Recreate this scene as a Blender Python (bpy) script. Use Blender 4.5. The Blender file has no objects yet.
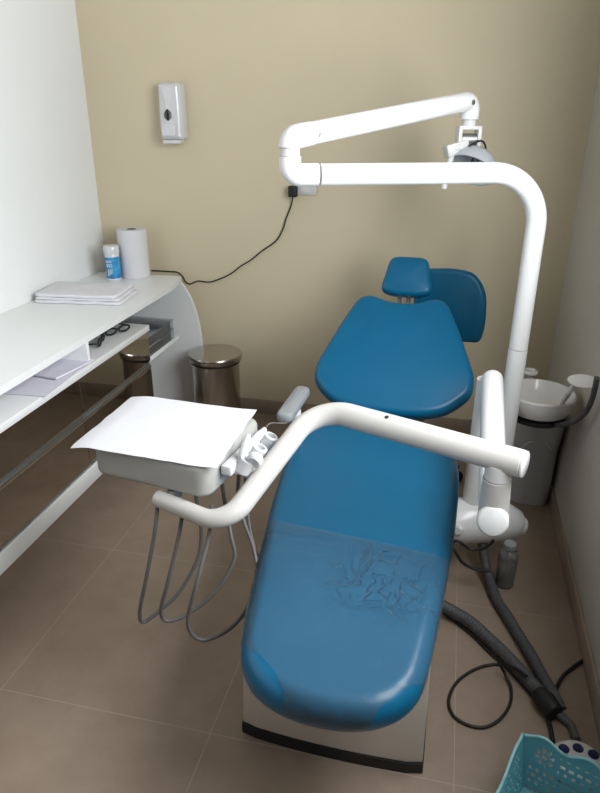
import bpy, bmesh, math, random
from mathutils import Vector, Matrix, noise
from mathutils.bvhtree import BVHTree
random.seed(7)
C = bpy.context.scene.collection
PI = math.pi
R = math.radians

# ------------------------------------------------------------------ camera
F_PX, CAM_H = 650.4, 1.55
def _axes(p, y, r):
    fw = Vector((math.sin(y)*math.cos(p), math.cos(y)*math.cos(p), -math.sin(p)))
    rt = Vector((math.cos(y), -math.sin(y), 0)); dn = fw.cross(rt)
    return math.cos(r)*rt+math.sin(r)*dn, -math.sin(r)*rt+math.cos(r)*dn, fw
RT, DN, FW = _axes(R(23.62), R(-13.016), R(-0.14))
EYE = Vector((0, 0, CAM_H))
def ray(x, y): return RT*((x-300)/F_PX)+DN*((y-396.5)/F_PX)+FW
def PZ(x, y, z): d = ray(x, y); return EYE+d*((z-CAM_H)/d.z)      # the point at height z seen at a photo position
def PY(x, y, Y): d = ray(x, y); return EYE+d*(Y/d.y)
def PX(x, y, X): d = ray(x, y); return EYE+d*(X/d.x)
cam = bpy.data.objects.new('camera', bpy.data.cameras.new('camera'))
C.objects.link(cam)
cam.matrix_world = Matrix.Translation(EYE) @ Matrix((RT, -DN, -FW)).transposed().to_4x4()
cam.data.sensor_fit = 'VERTICAL'; cam.data.sensor_height = 24; cam.data.lens = 24*F_PX/793
cam.data.clip_start = 0.02
sc = bpy.context.scene
sc.camera = cam

# ------------------------------------------------------------------ materials
def mat(name, col, rough=.5, metal=0, spec=.5, bump=0, bscale=200, vary=0, vscale=4, coat=0, trans=0, alpha=1, ior=1.45, vec='Object'):
    m = bpy.data.materials.new(name); m.use_nodes = True
    n = m.node_tree.nodes; l = m.node_tree.links; b = n['Principled BSDF']
    b.inputs['Base Color'].default_value = (*col, 1); b.inputs['Roughness'].default_value = rough
    b.inputs['Metallic'].default_value = metal; b.inputs['Specular IOR Level'].default_value = spec
    b.inputs['Coat Weight'].default_value = coat; b.inputs['Coat Roughness'].default_value = .12
    b.inputs['Transmission Weight'].default_value = trans; b.inputs['Alpha'].default_value = alpha; b.inputs['IOR'].default_value = ior
    tc = n.new('ShaderNodeTexCoord')
    if vary:
        t = n.new('ShaderNodeTexNoise'); t.inputs['Scale'].default_value = vscale; t.inputs['Detail'].default_value = 5
        l.new(tc.outputs[vec], t.inputs['Vector'])
        r = n.new('ShaderNodeValToRGB')
        r.color_ramp.elements[0].position = .3; r.color_ramp.elements[1].position = .7
        r.color_ramp.elements[0].color = (*[c*(1-vary) for c in col], 1)
        r.color_ramp.elements[1].color = (*[min(1, c*(1+vary)) for c in col], 1)
        l.new(t.outputs['Fac'], r.inputs['Fac']); l.new(r.outputs['Color'], b.inputs['Base Color'])
    if bump:
        t2 = n.new('ShaderNodeTexNoise'); t2.inputs['Scale'].default_value = bscale; t2.inputs['Detail'].default_value = 3
        l.new(tc.outputs[vec], t2.inputs['Vector'])
        bp = n.new('ShaderNodeBump'); bp.inputs['Strength'].default_value = bump; bp.inputs['Distance'].default_value = .002
        l.new(t2.outputs['Fac'], bp.inputs['Height']); l.new(bp.outputs['Normal'], b.inputs['Normal'])
    return m

M = {
 'tan': mat('tan_wall_paint', (.66, .575, .41), .75, bump=.12, bscale=90, vary=.02, vscale=2, spec=.25),
 'white_wall': mat('white_wall_paint', (.84, .85, .845), .75, bump=.1, bscale=90, vary=.015, vscale=2, spec=.25),
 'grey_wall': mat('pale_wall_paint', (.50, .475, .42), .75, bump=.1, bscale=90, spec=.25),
 'far_wall': mat('beige_wall_paint', (.16, .145, .12), .8),
 'ceiling': mat('ceiling_paint', (.36, .35, .33), .85),
 'skirt': mat('skirting_tile', (.33, .26, .20), .4, vary=.12, vscale=9),
 'blue': mat('blue_vinyl', (.0008, .106, .218), .33, spec=.45, bump=.06, bscale=420, vary=.03, vscale=12),
 'seam': mat('dark_blue_seam', (.001, .08, .18), .5),
 'white_enamel': mat('white_enamel', (.80, .795, .79), .28, coat=.3),
 'grey_enamel': mat('warm_grey_enamel', (.56, .535, .505), .34, coat=.2),
 'joint': mat('pale_grey_joint', (.70, .69, .68), .35),
 'tray': mat('tray_grey_plastic', (.38, .375, .35), .35, coat=.15),
 'base': mat('beige_chair_shell', (.60, .53, .47), .42, bump=.05, bscale=600),
 'black': mat('black_rubber', (.012, .012, .013), .5),
 'cable': mat('black_cable', (.014, .013, .013), .45),
 'hose_thin': mat('grey_hose', (.105, .10, .095), .5),
 'metal': mat('dull_metal', (.50, .50, .50), .38, metal=1),
 'chrome': mat('chrome', (.7, .7, .7), .12, metal=1),
 'paper': mat('white_paper', (.70, .69, .72), .85, bump=.25, bscale=45, spec=.2),
 'paper2': mat('lilac_white_paper', (.72, .70, .78), .8, bump=.15, bscale=40, spec=.2),
 'fabric': mat('white_fabric', (.75, .74, .78), .9, bump=.35, bscale=300, spec=.1),
 'laminate': mat('white_laminate', (.82, .835, .83), .3, spec=.4),
 'shelf_lam': mat('off_white_laminate', (.78, .78, .78), .35, spec=.4),
 'ceramic': mat('white_ceramic', (.68, .66, .64), .2, coat=.3),
 'cus': mat('cuspidor_shell', (.52, .53, .55), .45),
 'turq': mat('turquoise_plastic', (.16, .44, .52), .4),
 'turq_rim': mat('pale_turquoise_plastic', (.32, .62, .68), .4),
 'navy': mat('navy_plastic', (.008, .016, .085), .35),
 'lblue': mat('label_blue', (.015, .25, .55), .4),
 'sbox': mat('socket_plastic', (.62, .62, .62), .4),
 'dispenser': mat('dispenser_white', (.70, .70, .72), .22, coat=.5),
 'reflector': mat('lamp_grey_shell', (.50, .52, .56), .35),
 'padgrey': mat('armrest_grey', (.29, .30, .315), .55),
 'cardboard': mat('cardboard_core', (.12, .10, .085), .9),
}
def smoked():
    m = bpy.data.materials.new('smoked_mirror_glass'); m.use_nodes = True
    b = m.node_tree.nodes['Principled BSDF']
    b.inputs['Base Color'].default_value = (.55, .52, .48, 1); b.inputs['Metallic'].default_value = 1; b.inputs['Roughness'].default_value = .025
    return m
M['smoked'] = smoked()
def steel():
    m = mat('brushed_steel', (.52, .49, .45), .2, metal=1)
    n = m.node_tree.nodes; l = m.node_tree.links; b = n['Principled BSDF']
    tc = n.new('ShaderNodeTexCoord'); mp = n.new('ShaderNodeMapping'); mp.inputs['Scale'].default_value = (60, 60, 900)
    t = n.new('ShaderNodeTexNoise'); t.inputs['Scale'].default_value = 1
    l.new(tc.outputs['Object'], mp.inputs[0]); l.new(mp.outputs[0], t.inputs['Vector'])
    bp = n.new('ShaderNodeBump'); bp.inputs['Strength'].default_value = .04; bp.inputs['Distance'].default_value = .001
    l.new(t.outputs['Fac'], bp.inputs['Height']); l.new(bp.outputs['Normal'], b.inputs['Normal'])
    return m
M['steel'] = steel()
def clear(name, tint, body, fac, rough=.05, gl=.25, bump=None):
    m = bpy.data.materials.new(name); m.use_nodes = True
    n = m.node_tree.nodes; l = m.node_tree.links; n.remove(n['Principled BSDF']); out = n['Material Output']
    t = n.new('ShaderNodeBsdfTransparent'); t.inputs[0].default_value = (*tint, 1)
    d = n.new('ShaderNodeBsdfDiffuse'); d.inputs[0].default_value = (*body, 1)
    g = n.new('ShaderNodeBsdfGlossy'); g.inputs['Roughness'].default_value = rough; g.inputs[0].default_value = (1, 1, 1, 1)
    m1 = n.new('ShaderNodeMixShader'); m1.inputs[0].default_value = fac
    l.new(t.outputs[0], m1.inputs[1]); l.new(d.outputs[0], m1.inputs[2])
    fr = n.new('ShaderNodeLayerWeight'); fr.inputs['Blend'].default_value = gl
    m2 = n.new('ShaderNodeMixShader'); l.new(fr.outputs['Fresnel'], m2.inputs[0])
    l.new(m1.outputs[0], m2.inputs[1]); l.new(g.outputs[0], m2.inputs[2]); l.new(m2.outputs[0], out.inputs[0])
    if bump:
        nrm = bump(n, l)
        l.new(nrm, g.inputs['Normal']); l.new(nrm, fr.inputs['Normal'])
    return m
def film_bump(n, l):
    tc = n.new('ShaderNodeTexCoord')
    def tex(scale, dist, sc3, rz, det=2):
        mp = n.new('ShaderNodeMapping'); mp.inputs['Scale'].default_value = sc3; mp.inputs['Rotation'].default_value = (0, 0, rz)
        w = n.new('ShaderNodeTexNoise'); w.inputs['Scale'].default_value = scale; w.inputs['Detail'].default_value = det; w.inputs['Distortion'].default_value = dist
        l.new(tc.outputs['Object'], mp.inputs[0]); l.new(mp.outputs[0], w.inputs['Vector']); return w.outputs['Fac']
    def ma(op, a, b):
        m = n.new('ShaderNodeMath'); m.operation = op
        for k, v in ((0, a), (1, b)):
            if isinstance(v, float): m.inputs[k].default_value = v
            else: l.new(v, m.inputs[k])
        return m.outputs[0]
    folds = tex(7, 1.2, (1, 2.2, 1), .35)
    r1 = ma('ABSOLUTE', ma('SUBTRACT', tex(13, 2.2, (1, 1, 1), 0), .5), 0.0)      # sharp creases along the zero line
    crease = ma('MINIMUM', r1, .075)
    vd = n.new('ShaderNodeVectorMath'); vd.operation = 'DISTANCE'; l.new(tc.outputs['Object'], vd.inputs[0]); vd.inputs[1].default_value = (.10, .07, .02)
    mr = n.new('ShaderNodeMapRange'); l.new(vd.outputs['Value'], mr.inputs[0])
    mr.inputs[1].default_value = .07; mr.inputs[2].default_value = .19; mr.inputs[3].default_value = 1.0; mr.inputs[4].default_value = .16
    mask = mr.outputs[0]
    h = ma('ADD', ma('MULTIPLY', folds, .6), ma('MULTIPLY', ma('MULTIPLY', crease, mask), -4.5))
    b = n.new('ShaderNodeBump'); b.inputs['Strength'].default_value = .7; b.inputs['Distance'].default_value = .02
    l.new(h, b.inputs['Height'])
    return b.outputs['Normal']
M['film'] = clear('clear_plastic_film', (.93, .91, .90), (.45, .49, .51), .055, .07, .13, film_bump)
M['clearbox'] = clear('clear_box_plastic', (.84, .86, .90), (.60, .65, .72), .12, .08, .3)
M['bottle'] = clear('bottle_plastic', (.80, .80, .78), (.45, .45, .44), .30, .06, .4)
M['pane'] = clear('window_glass', (.95, .97, .97), (.5, .5, .5), .01, .02, .2)

def floor_mat():
    m = bpy.data.materials.new('brown_porcelain_tile'); m.use_nodes = True
    n = m.node_tree.nodes; l = m.node_tree.links; b = n['Principled BSDF']
    tc = n.new('ShaderNodeTexCoord'); sp = n.new('ShaderNodeSeparateXYZ'); l.new(tc.outputs['Object'], sp.inputs[0])
    def line(out, off, per):
        a = n.new('ShaderNodeMath'); a.operation = 'SUBTRACT'; l.new(out, a.inputs[0]); a.inputs[1].default_value = off
        p = n.new('ShaderNodeMath'); p.operation = 'PINGPONG'; l.new(a.outputs[0], p.inputs[0]); p.inputs[1].default_value = per/2
        c = n.new('ShaderNodeMath'); c.operation = 'LESS_THAN'; l.new(p.outputs[0], c.inputs[0]); c.inputs[1].default_value = .0012
        return c.outputs[0]
    mx = n.new('ShaderNodeMath'); mx.operation = 'MAXIMUM'
    l.new(line(sp.outputs[0], .13, .648), mx.inputs[0]); l.new(line(sp.outputs[1], 1.168, .68), mx.inputs[1])
    t = n.new('ShaderNodeTexNoise'); t.inputs['Scale'].default_value = 7; t.inputs['Detail'].default_value = 8; t.inputs['Roughness'].default_value = .65
    l.new(tc.outputs['Object'], t.inputs['Vector'])
    r = n.new('ShaderNodeValToRGB'); r.color_ramp.elements[0].position = .3; r.color_ramp.elements[1].position = .72
    r.color_ramp.elements[0].color = (.262, .195, .146, 1); r.color_ramp.elements[1].color = (.330, .252, .194, 1)
    l.new(t.outputs['Fac'], r.inputs['Fac'])
    mix = n.new('ShaderNodeMix'); mix.data_type = 'RGBA'; l.new(mx.outputs[0], mix.inputs[0])
    l.new(r.outputs[0], mix.inputs[6]); mix.inputs[7].default_value = (.40, .325, .26, 1)
    l.new(mix.outputs[2], b.inputs['Base Color'])
    b.inputs['Roughness'].default_value = .38; b.inputs['Specular IOR Level'].default_value = .35
    return m
M['floor'] = floor_mat()
def hose_mat():
    m = mat('corrugated_grey_hose', (.075, .075, .078), .55)
    return m
M['hose'] = hose_mat()
def label_mat():
    m = mat('canister_label', (.015, .25, .55), .35)
    n = m.node_tree.nodes; l = m.node_tree.links; b = n['Principled BSDF']
    tc = n.new('ShaderNodeTexCoord'); v = n.new('ShaderNodeTexVoronoi'); v.inputs['Scale'].default_value = 26
    l.new(tc.outputs['Object'], v.inputs['Vector'])
    r = n.new('ShaderNodeValToRGB'); r.color_ramp.elements[0].color = (.01, .13, .42, 1); r.color_ramp.elements[1].color = (.06, .42, .72, 1)
    l.new(v.outputs['Distance'], r.inputs['Fac']); l.new(r.outputs[0], b.inputs['Base Color'])
    return m
M['label'] = label_mat()

# ------------------------------------------------------------------ mesh helpers
def obj(name, bm, m, parent=None, smooth=35, origin=None):
    bmesh.ops.recalc_face_normals(bm, faces=bm.faces[:])
    me = bpy.data.meshes.new(name)
    if parent is not None:
        p, off = parent, Vector()
        while p is not None: off += p.location; p = p.parent
    else:
        if origin is None:
            xs = [v.co for v in bm.verts]
            origin = Vector((sum(v.x for v in xs)/len(xs), sum(v.y for v in xs)/len(xs), min(v.z for v in xs)))
        off = Vector(origin)
    bmesh.ops.translate(bm, verts=bm.verts[:], vec=-off)
    bm.to_mesh(me); bm.free()
    for p in me.polygons: p.use_smooth = True
    me.set_sharp_from_angle(angle=R(smooth))
    for mm in (m if isinstance(m, list) else [m]): me.materials.append(mm)
    o = bpy.data.objects.new(name, me); C.objects.link(o)
    if parent is not None: o.parent = parent
    else: o.location = off
    return o
def tag(o, label=None, cat=None, group=None, kind=None):
    if label: o['label'] = label
    if cat: o['category'] = cat
    if group: o['group'] = group
    if kind: o['kind'] = kind
    return o
def thing(name, label, cat, loc, group=None):
    o = bpy.data.objects.new(name, None); C.objects.link(o); o.location = loc; o.empty_display_size = .05
    return tag(o, label, cat, group)
def struct(name, bm, m, parent=None):
    o = obj(name, bm, m, parent, origin=(0, 0, 0))
    if parent is None: o['kind'] = 'structure'
    return o
def B(): return bmesh.new()
def box(bm, lo, hi, bev=0, seg=2, mtx=None, mi=0):
    lo, hi = Vector(lo), Vector(hi); c = (lo+hi)/2; s = hi-lo
    r = bmesh.ops.create_cube(bm, size=1, matrix=Matrix.Translation(c) @ Matrix.Diagonal((*s, 1)))
    vs = r['verts']; fs = list({f for v in vs for f in v.link_faces})
    for f in fs: f.material_index = mi
    if bev:
        es = list({e for v in vs for e in v.link_edges})
        rr = bmesh.ops.bevel(bm, geom=es, offset=min(bev, min(s)*.49), segments=seg, affect='EDGES', profile=.5)
        vs = list({v for f in rr['faces'] for v in f.verts} | {v for v in vs if v.is_valid})
    if mtx is not None: bmesh.ops.transform(bm, matrix=mtx, verts=vs)
    return vs
def catmull(pts, n=8, closed=False):
    P = [Vector(p) for p in pts]; N = len(P); out = []
    for i in range(N if closed else N-1):
        g = (lambda k: P[k % N]) if closed else (lambda k: P[max(0, min(N-1, k))])
        a, b, c, d = g(i-1), g(i), g(i+1), g(i+2)
        for k in range(n):
            t = k/n
            out.append(.5*((2*b)+(c-a)*t+(2*a-5*b+4*c-d)*t*t+(3*b-a-3*c+d)*t**3))
    if not closed: out.append(P[-1])
    return out
def fillet(pts, rad, n=12):
    P = [Vector(p) for p in pts]; out = [P[0]]
    for i in range(1, len(P)-1):
        r = rad[i-1] if isinstance(rad, (list, tuple)) else rad
        a = (P[i-1]-P[i]); b = (P[i+1]-P[i]); la, lb = a.length, b.length; a.normalize(); b.normalize()
        ang = a.angle(b); t = min(r/math.tan(ang/2), la*.49 if i > 1 else la*.95, lb*.49 if i < len(P)-2 else lb*.95); rr = t*math.tan(ang/2)
        bis = (a+b).normalized(); cen = P[i]+bis*(rr/math.sin(ang/2))
        s = P[i]+a*t-cen; e = P[i]+b*t-cen
        q = s.rotation_difference(e)
        ax, an = q.to_axis_angle()
        for k in range(n+1): out.append(cen+Matrix.Rotation(an*k/n, 3, ax) @ s)
    out.append(P[-1]); return out
def tube(bm, path, rad, seg=16, caps=True, round_ends=0, mi=0):
    P = [Vector(p) for p in path]
    Q = [P[0]]
    Rr = rad if isinstance(rad, (list, tuple)) else [rad]*len(P)
    Q = []; RQ = []
    for p, r in zip(P, Rr):
        if not Q or (p-Q[-1]).length > 1e-6: Q.append(p); RQ.append(r)
    P = Q
    tan = [(P[min(i+1, len(P)-1)]-P[max(i-1, 0)]).normalized() for i in range(len(P))]
    up = tan[0].orthogonal().normalized(); rings = []
    prof = []
    for i, p in enumerate(P):
        if i: up = (up-tan[i]*up.dot(tan[i])).normalized()
        prof.append((p, RQ[i], up.copy(), tan[i]))
    if round_ends:
        k = 5; re = round_ends; st, en = prof[0], prof[-1]; a, z = [], []
        for j in range(k):
            th = j/k*PI/2
            a.append((st[0]+st[3]*(re*(1-math.sin(th))), st[1]-re*(1-math.cos(PI/2-th)) if False else st[1]-re+re*math.sin(PI/2-(PI/2-th)*1.0), st[2], st[3]))
        a = [(st[0]+st[3]*re*(1-math.sin(j/k*PI/2)) if False else st[0]+st[3]*re*(1-math.cos((1-j/k)*PI/2)) * 0 + st[3]*(re-re*math.cos(j/k*PI/2)), st[1]-re+re*math.sin(j/k*PI/2), st[2], st[3]) for j in range(k)]
        a = [(st[0]+st[3]*(re*(1-math.sin(PI/2*j/k)) if False else re*(1-math.cos(PI/2*j/k))), st[1]-re+re*math.sin(PI/2*j/k), st[2], st[3]) for j in range(k)]
        z = [(en[0]-en[3]*(re*(1-math.cos(PI/2*j/k))), en[1]-re+re*math.sin(PI/2*j/k), en[2], en[3]) for j in range(k)][::-1]
        prof = a+[(st[0]+st[3]*re, st[1], st[2], st[3])]+prof[1:-1]+[(en[0]-en[3]*re, en[1], en[2], en[3])]+z
    for p, r, u, t in prof:
        w = t.cross(u)
        rings.append([bm.verts.new(p+(u*math.cos(2*PI*k/seg)+w*math.sin(2*PI*k/seg))*max(r, 1e-4)) for k in range(seg)])
    for i in range(len(rings)-1):
        for k in range(seg):
            f = bm.faces.new((rings[i][k], rings[i][(k+1) % seg], rings[i+1][(k+1) % seg], rings[i+1][k])); f.material_index = mi
    if caps:
        f = bm.faces.new(rings[0][::-1]); f.material_index = mi
        f = bm.faces.new(rings[-1]); f.material_index = mi
    return rings
def corr_tube(bm, path, rad, pitch=.012, depth=.06, seg=16):
    P = [Vector(p) for p in path]; d = [0]
    for i in range(1, len(P)): d.append(d[-1]+(P[i]-P[i-1]).length)
    n = max(8, int(d[-1]/pitch*4)); pts = []; rr = []; j = 0
    for k in range(n+1):
        s = d[-1]*k/n
        while j < len(P)-2 and d[j+1] < s: j += 1
        t = (s-d[j])/max(1e-9, d[j+1]-d[j]); pts.append(P[j].lerp(P[j+1], t)); rr.append(rad*(1-depth*(k % 4 in (0, 3))))
    tube(bm, pts, rr, seg)
def lathe(bm, prof, seg=40, mtx=None, mi=0, cap=True):
    rings = []
    for r, z in prof:
        rings.append([bm.verts.new(Vector((r*math.cos(2*PI*k/seg), r*math.sin(2*PI*k/seg), z))) for k in range(seg)] if r > 1e-6 else [bm.verts.new((0, 0, z))])
    nf = []
    for a, b in zip(rings, rings[1:]):
        for k in range(seg):
            if len(a) == 1 and len(b) == 1: continue
            if len(a) == 1: nf.append(bm.faces.new((a[0], b[(k+1) % seg], b[k])))
            elif len(b) == 1: nf.append(bm.faces.new((a[k], a[(k+1) % seg], b[0])))
            else: nf.append(bm.faces.new((a[k], a[(k+1) % seg], b[(k+1) % seg], b[k])))
    if cap:
        for g in (rings[0], rings[-1]):
            if len(g) > 2: nf.append(bm.faces.new(g))
    for f in nf: f.material_index = mi
    if mtx is not None: bmesh.ops.transform(bm, matrix=mtx, verts=[v for g in rings for v in g])
def frame(origin, zdir, xhint=(1, 0, 0)):
    z = Vector(zdir).normalized(); x = Vector(xhint); x = (x-z*x.dot(z)).normalized(); y = z.cross(x)
    return Matrix.Translation(Vector(origin)) @ Matrix((x, y, z)).transposed().to_4x4()
def resample(pts, n):
    L = [0]; N = len(pts)
    for i in range(N): L.append(L[-1]+(pts[(i+1) % N]-pts[i]).length)
    out = []; j = 0
    for k in range(n):
        s = L[-1]*k/n
        while L[j+1] < s: j += 1
        out.append(pts[j].lerp(pts[(j+1) % N], (s-L[j])/max(1e-9, L[j+1]-L[j])))
    return out
def pad(bm, ctrl, fmap, t, r, dome=0, n=112, nr=6, nc=8, smooth=True, rb=None):
    """cushion: closed outline ctrl (u, v), mapped by fmap(u, v, h); top face h = t + dome, edges rounded by r"""
    rb = r if rb is None else rb
    pts = [Vector((*c, 0)) for c in ctrl]
    if smooth: pts = catmull(pts, 10, True)
    pts = resample(pts, n)
    area = sum(a.x*b.y-b.x*a.y for a, b in zip(pts, pts[1:]+pts[:1]))
    if area < 0: pts.reverse()
    cen = sum(pts, Vector())/n
    nor = [Vector(((pts[(i+1) % n]-pts[i-1]).y, -(pts[(i+1) % n]-pts[i-1]).x, 0)).normalized() for i in range(n)]
    rings = []
    ins = lambda d: [p-m_*d for p, m_ in zip(pts, nor)]
    inner = ins(rb)
    for k in range(nc-1, 0, -1): rings.append([(cen.lerp(p, 1-k/nc), 0) for p in inner])
    for k in range(nr+1):
        a = PI/2*k/nr; rings.append([(p, rb*(1-math.cos(a))) for p in ins(rb*(1-math.sin(a)))])
    for k in range(nr+1):
        a = PI/2*k/nr; rings.append([(p, t-r+r*math.sin(a)) for p in ins(r*(1-math.cos(a)))])
    inner = ins(r)
    for k in range(1, nc):
        s = 1-k/nc; rings.append([(cen.lerp(p, s), t+dome*(1-s*s)) for p in inner])
    V = [[bm.verts.new(fmap(p.x, p.y, h)) for p, h in g] for g in rings]
    for a, b in zip(V, V[1:]):
        for i in range(n): bm.faces.new((a[i], a[(i+1) % n], b[(i+1) % n], b[i]))
    bm.faces.new(V[0][::-1]); bm.faces.new(V[-1])
def planemap(p0, u, v):
    p0, u, v = Vector(p0), Vector(u).normalized(), Vector(v).normalized(); w = u.cross(v)
    return lambda a, b, h: p0+u*a+v*b+w*h
def prism(bm, outline, fmap, t, bev=0):
    """flat board from a closed outline"""
    a = [bm.verts.new(fmap(u, v, 0)) for u, v in outline]; b = [bm.verts.new(fmap(u, v, t)) for u, v in outline]; n = len(a)
    bm.faces.new(a[::-1]); bm.faces.new(b)
    for i in range(n): bm.faces.new((a[i], a[(i+1) % n], b[(i+1) % n], b[i]))
def rrect(w, h, r, k=6):
    o = []
    for cx, cy, a0 in ((w/2-r, h/2-r, 0), (-w/2+r, h/2-r, 90), (-w/2+r, -h/2+r, 180), (w/2-r, -h/2+r, 270)):
        for j in range(k+1):
            a = R(a0+90*j/k); o.append((cx+r*math.cos(a), cy+r*math.sin(a)))
    return o

# ------------------------------------------------------------------ room
XL, XR, YB, YF, ZC = -1.82, .52, 3.19, -1.5, 2.7
bm = B(); box(bm, (XL-.15, YF-.15, -.1), (XR+.15, YB+.15, 0)); struct('floor', bm, M['floor'])
bm = B(); box(bm, (XL-.15, YF-.15, ZC), (XR+.15, YB+.15, ZC+.1)); struct('ceiling', bm, M['ceiling'])
bm = B(); box(bm, (XL-.15, YB, 0), (XR+.15, YB+.15, ZC)); struct('wall_back', bm, M['tan'])
bm = B(); box(bm, (XL-.15, YF, 0), (XL, YB, ZC)); struct('wall_left', bm, M['white_wall'])
bm = B(); box(bm, (XL-.15, YF-.15, 0), (XR+.15, YF, ZC)); struct('wall_front', bm, M['far_wall'])
WY0, WY1, WZ0, WZ1 = .5, 1.85, 1.15, 2.3; WM = (WY0+WY1)/2
bm = B()
box(bm, (XR, YF, 0), (XR+.15, WY0, ZC)); box(bm, (XR, WY1, 0), (XR+.15, YB, ZC))
box(bm, (XR, WY0, 0), (XR+.15, WY1, WZ0)); box(bm, (XR, WY0, WZ1), (XR+.15, WY1, ZC))
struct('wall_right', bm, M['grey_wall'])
win = thing('window_1', None, None, (XR+.1, 0, WZ0)); win['kind'] = 'structure'
bm = B()
for a, b in (((WY0, WZ0), (WY0+.05, WZ1)), ((WY1-.05, WZ0), (WY1, WZ1)), ((WM-.025, WZ0), (WM+.025, WZ1))):
    box(bm, (XR+.08, a[0], a[1]), (XR+.13, b[0], b[1]), .004)
for z0 in (WZ0, WZ1-.05):
    box(bm, (XR+.082, WY0+.05, z0), (XR+.128, WM-.025, z0+.05), .004); box(bm, (XR+.082, WM+.025, z0), (XR+.128, WY1-.05, z0+.05), .004)
obj('window_frame', bm, M['white_enamel'], win)
for a, b in ((WY0+.05, WM-.025), (WM+.025, WY1-.05)):
    bm = B(); box(bm, (XR+.102, a, WZ0+.05), (XR+.106, b, WZ1-.05)); obj('window_pane', bm, M['pane'], win)
BH = .08
bm = B(); box(bm, (-1.78, YB-.011, .001), (XR-.001, YB, BH), .002); struct('baseboard_back', bm, M['skirt'])
bm = B(); box(bm, (XR-.011, YF+.001, .001), (XR, YB-.012, BH), .002); struct('baseboard_right', bm, M['skirt'])

# ------------------------------------------------------------------ sideboard: countertop and drawer cabinet
CX, TZ = -1.32, .77
top = thing('countertop', 'long white laminate countertop along the white wall with curved end panel by the tan wall', 'countertop', (-1.57, 1.7, 0))
bm = B()
out = [(XL+.001, .2), (CX, .2), (CX, 2.9), (CX-.01, 3.0), (CX-.03, 3.107), (XL+.001, 3.107)]
prism(bm, out, planemap((0, 0, TZ-.026), (1, 0, 0), (0, 1, 0)), .026)
obj('worktop', bm, M['laminate'], top)
ctl = [(-1.352, .744), (-1.32, .70), (-1.29, .635), (-1.268, .55), (-1.256, .46), (-1.252, .37), (-1.255, .27), (-1.265, .15), (-1.285, 0)]
edge = catmull([Vector((a, b, 0)) for a, b in ctl], 6)
bm = B(); prism(bm, [(XL+.001, .744)]+[(p.x, p.y) for p in edge]+[(XL+.001, 0)], planemap((0, 3.107, 0), (1, 0, 0), (0, 0, 1)), .018)
obj('end_panel', bm, M['laminate'], top)

cab = thing('drawer_cabinet', 'low white cabinet with smoked mirror drawer fronts under the white countertop', 'cabinet', (-1.57, 1.4, 0))
Y0, Y1 = .2, 2.635
bm = B(); box(bm, (XL+.004, Y0, .627), (CX, Y1, .655), .002); obj('shelf', bm, M['shelf_lam'], cab)
bm = B(); box(bm, (XL+.004, Y0, .25), (CX-.032, Y1-.002, .626)); obj('carcass', bm, M['laminate'], cab)
bm = B(); box(bm, (XL+.002, Y0, .656), (XL+.014, 3.086, .743)); obj('back_panel', bm, M['laminate'], cab)
yd = 2.115
for y in (.22, yd):
    bm = B(); box(bm, (XL+.015, y-.009, .656), (CX-.004, y+.009, .743), .0015); obj('divider', bm, M['laminate'], cab)
bm = B(); box(bm, (XL+.004, Y0, .182), (CX+.004, Y1-.1, .249), .002); obj('plinth', bm, M['laminate'], cab)
bm = B(); box(bm, (XL+.01, Y0+.05, 0), (-1.56, Y1-.1, .181)); obj('base', bm, M['laminate'], cab)
edges = [.2, .83, 1.43, 2.03, 2.632]
for a, b in zip(edges, edges[1:]):
    for z0, z1 in ((.481, .624), (.252, .447)):
        d = B(); box(d, (CX-.031, a+.0015, z0), (CX-.008, b-.0015, z1), .0012, 1); dr = obj('drawer', d, M['smoked'], cab)
        if z0 > .4:
            h = B(); box(h, (CX-.030, a+.0015, .449), (CX-.006, b-.0015, .462), .002); box(h, (CX-.030, a+.002, .463), (CX-.014, b-.002, .4795), .002)
            obj('handle', h, M['metal'], dr)
        else:
            h = B(); box(h, (CX-.0075, a+.002, .2505), (CX-.0035, b-.002, .262), .001); obj('trim_strip', h, M['metal'], dr)
bm = B(); box(bm, (XL+.015, 2.64, .470), (CX-.014, 2.99, .486), .002); box(bm, (XL+.003, 2.637, .2), (XL+.0135, 3.086, .655)); obj('niche_shelf', bm, M['laminate'], cab)

# clear boxes on the niche shelf
def clear_box(z, label, fill):
    t = thing('storage_box', label, 'box', (-1.47, 2.83, z), 'clear boxes on the niche shelf')
    bm = B(); x0, x1, y0, y1 = -1.64, -1.345, 2.66, 2.95
    box(bm, (x0, y0, z), (x1, y1, z+.003)); 
    for q in (((x0, y0), (x0+.003, y1)), ((x1-.003, y0), (x1, y1)), ((x0+.003, y0), (x1-.003, y0+.003)), ((x0+.003, y1-.003), (x1-.003, y1))):
        box(bm, (q[0][0], q[0][1], z+.003), (q[1][0], q[1][1], z+.043))
    for k in range(1, 4): box(bm, (x0+.004, y0+k*.0715, z+.004), (x1-.004, y0+k*.0715+.002, z+.04))
    obj('tub', bm, M['clearbox'], t)
    bm = B(); box(bm, (x0-.003, y0-.003, z+.0435), (x1+.003, y1+.003, z+.05), .002); obj('lid', bm, M['clearbox'], t)
    for (a, b, c, m) in fill:
        bm = B(); box(bm, (c, a, z+.005), (x1-.012, b, z+.036), .008, 3); obj('contents', bm, m, t)
clear_box(.4865, 'lower clear plastic box with compartments on the niche shelf', [(2.74, 2.80, -1.45, M['reflector'])])
clear_box(.5375, 'upper clear plastic box holding a dark blue item', [(2.872, 2.94, -1.44, M['navy']), (2.67, 2.725, -1.5, M['reflector'])])

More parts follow.
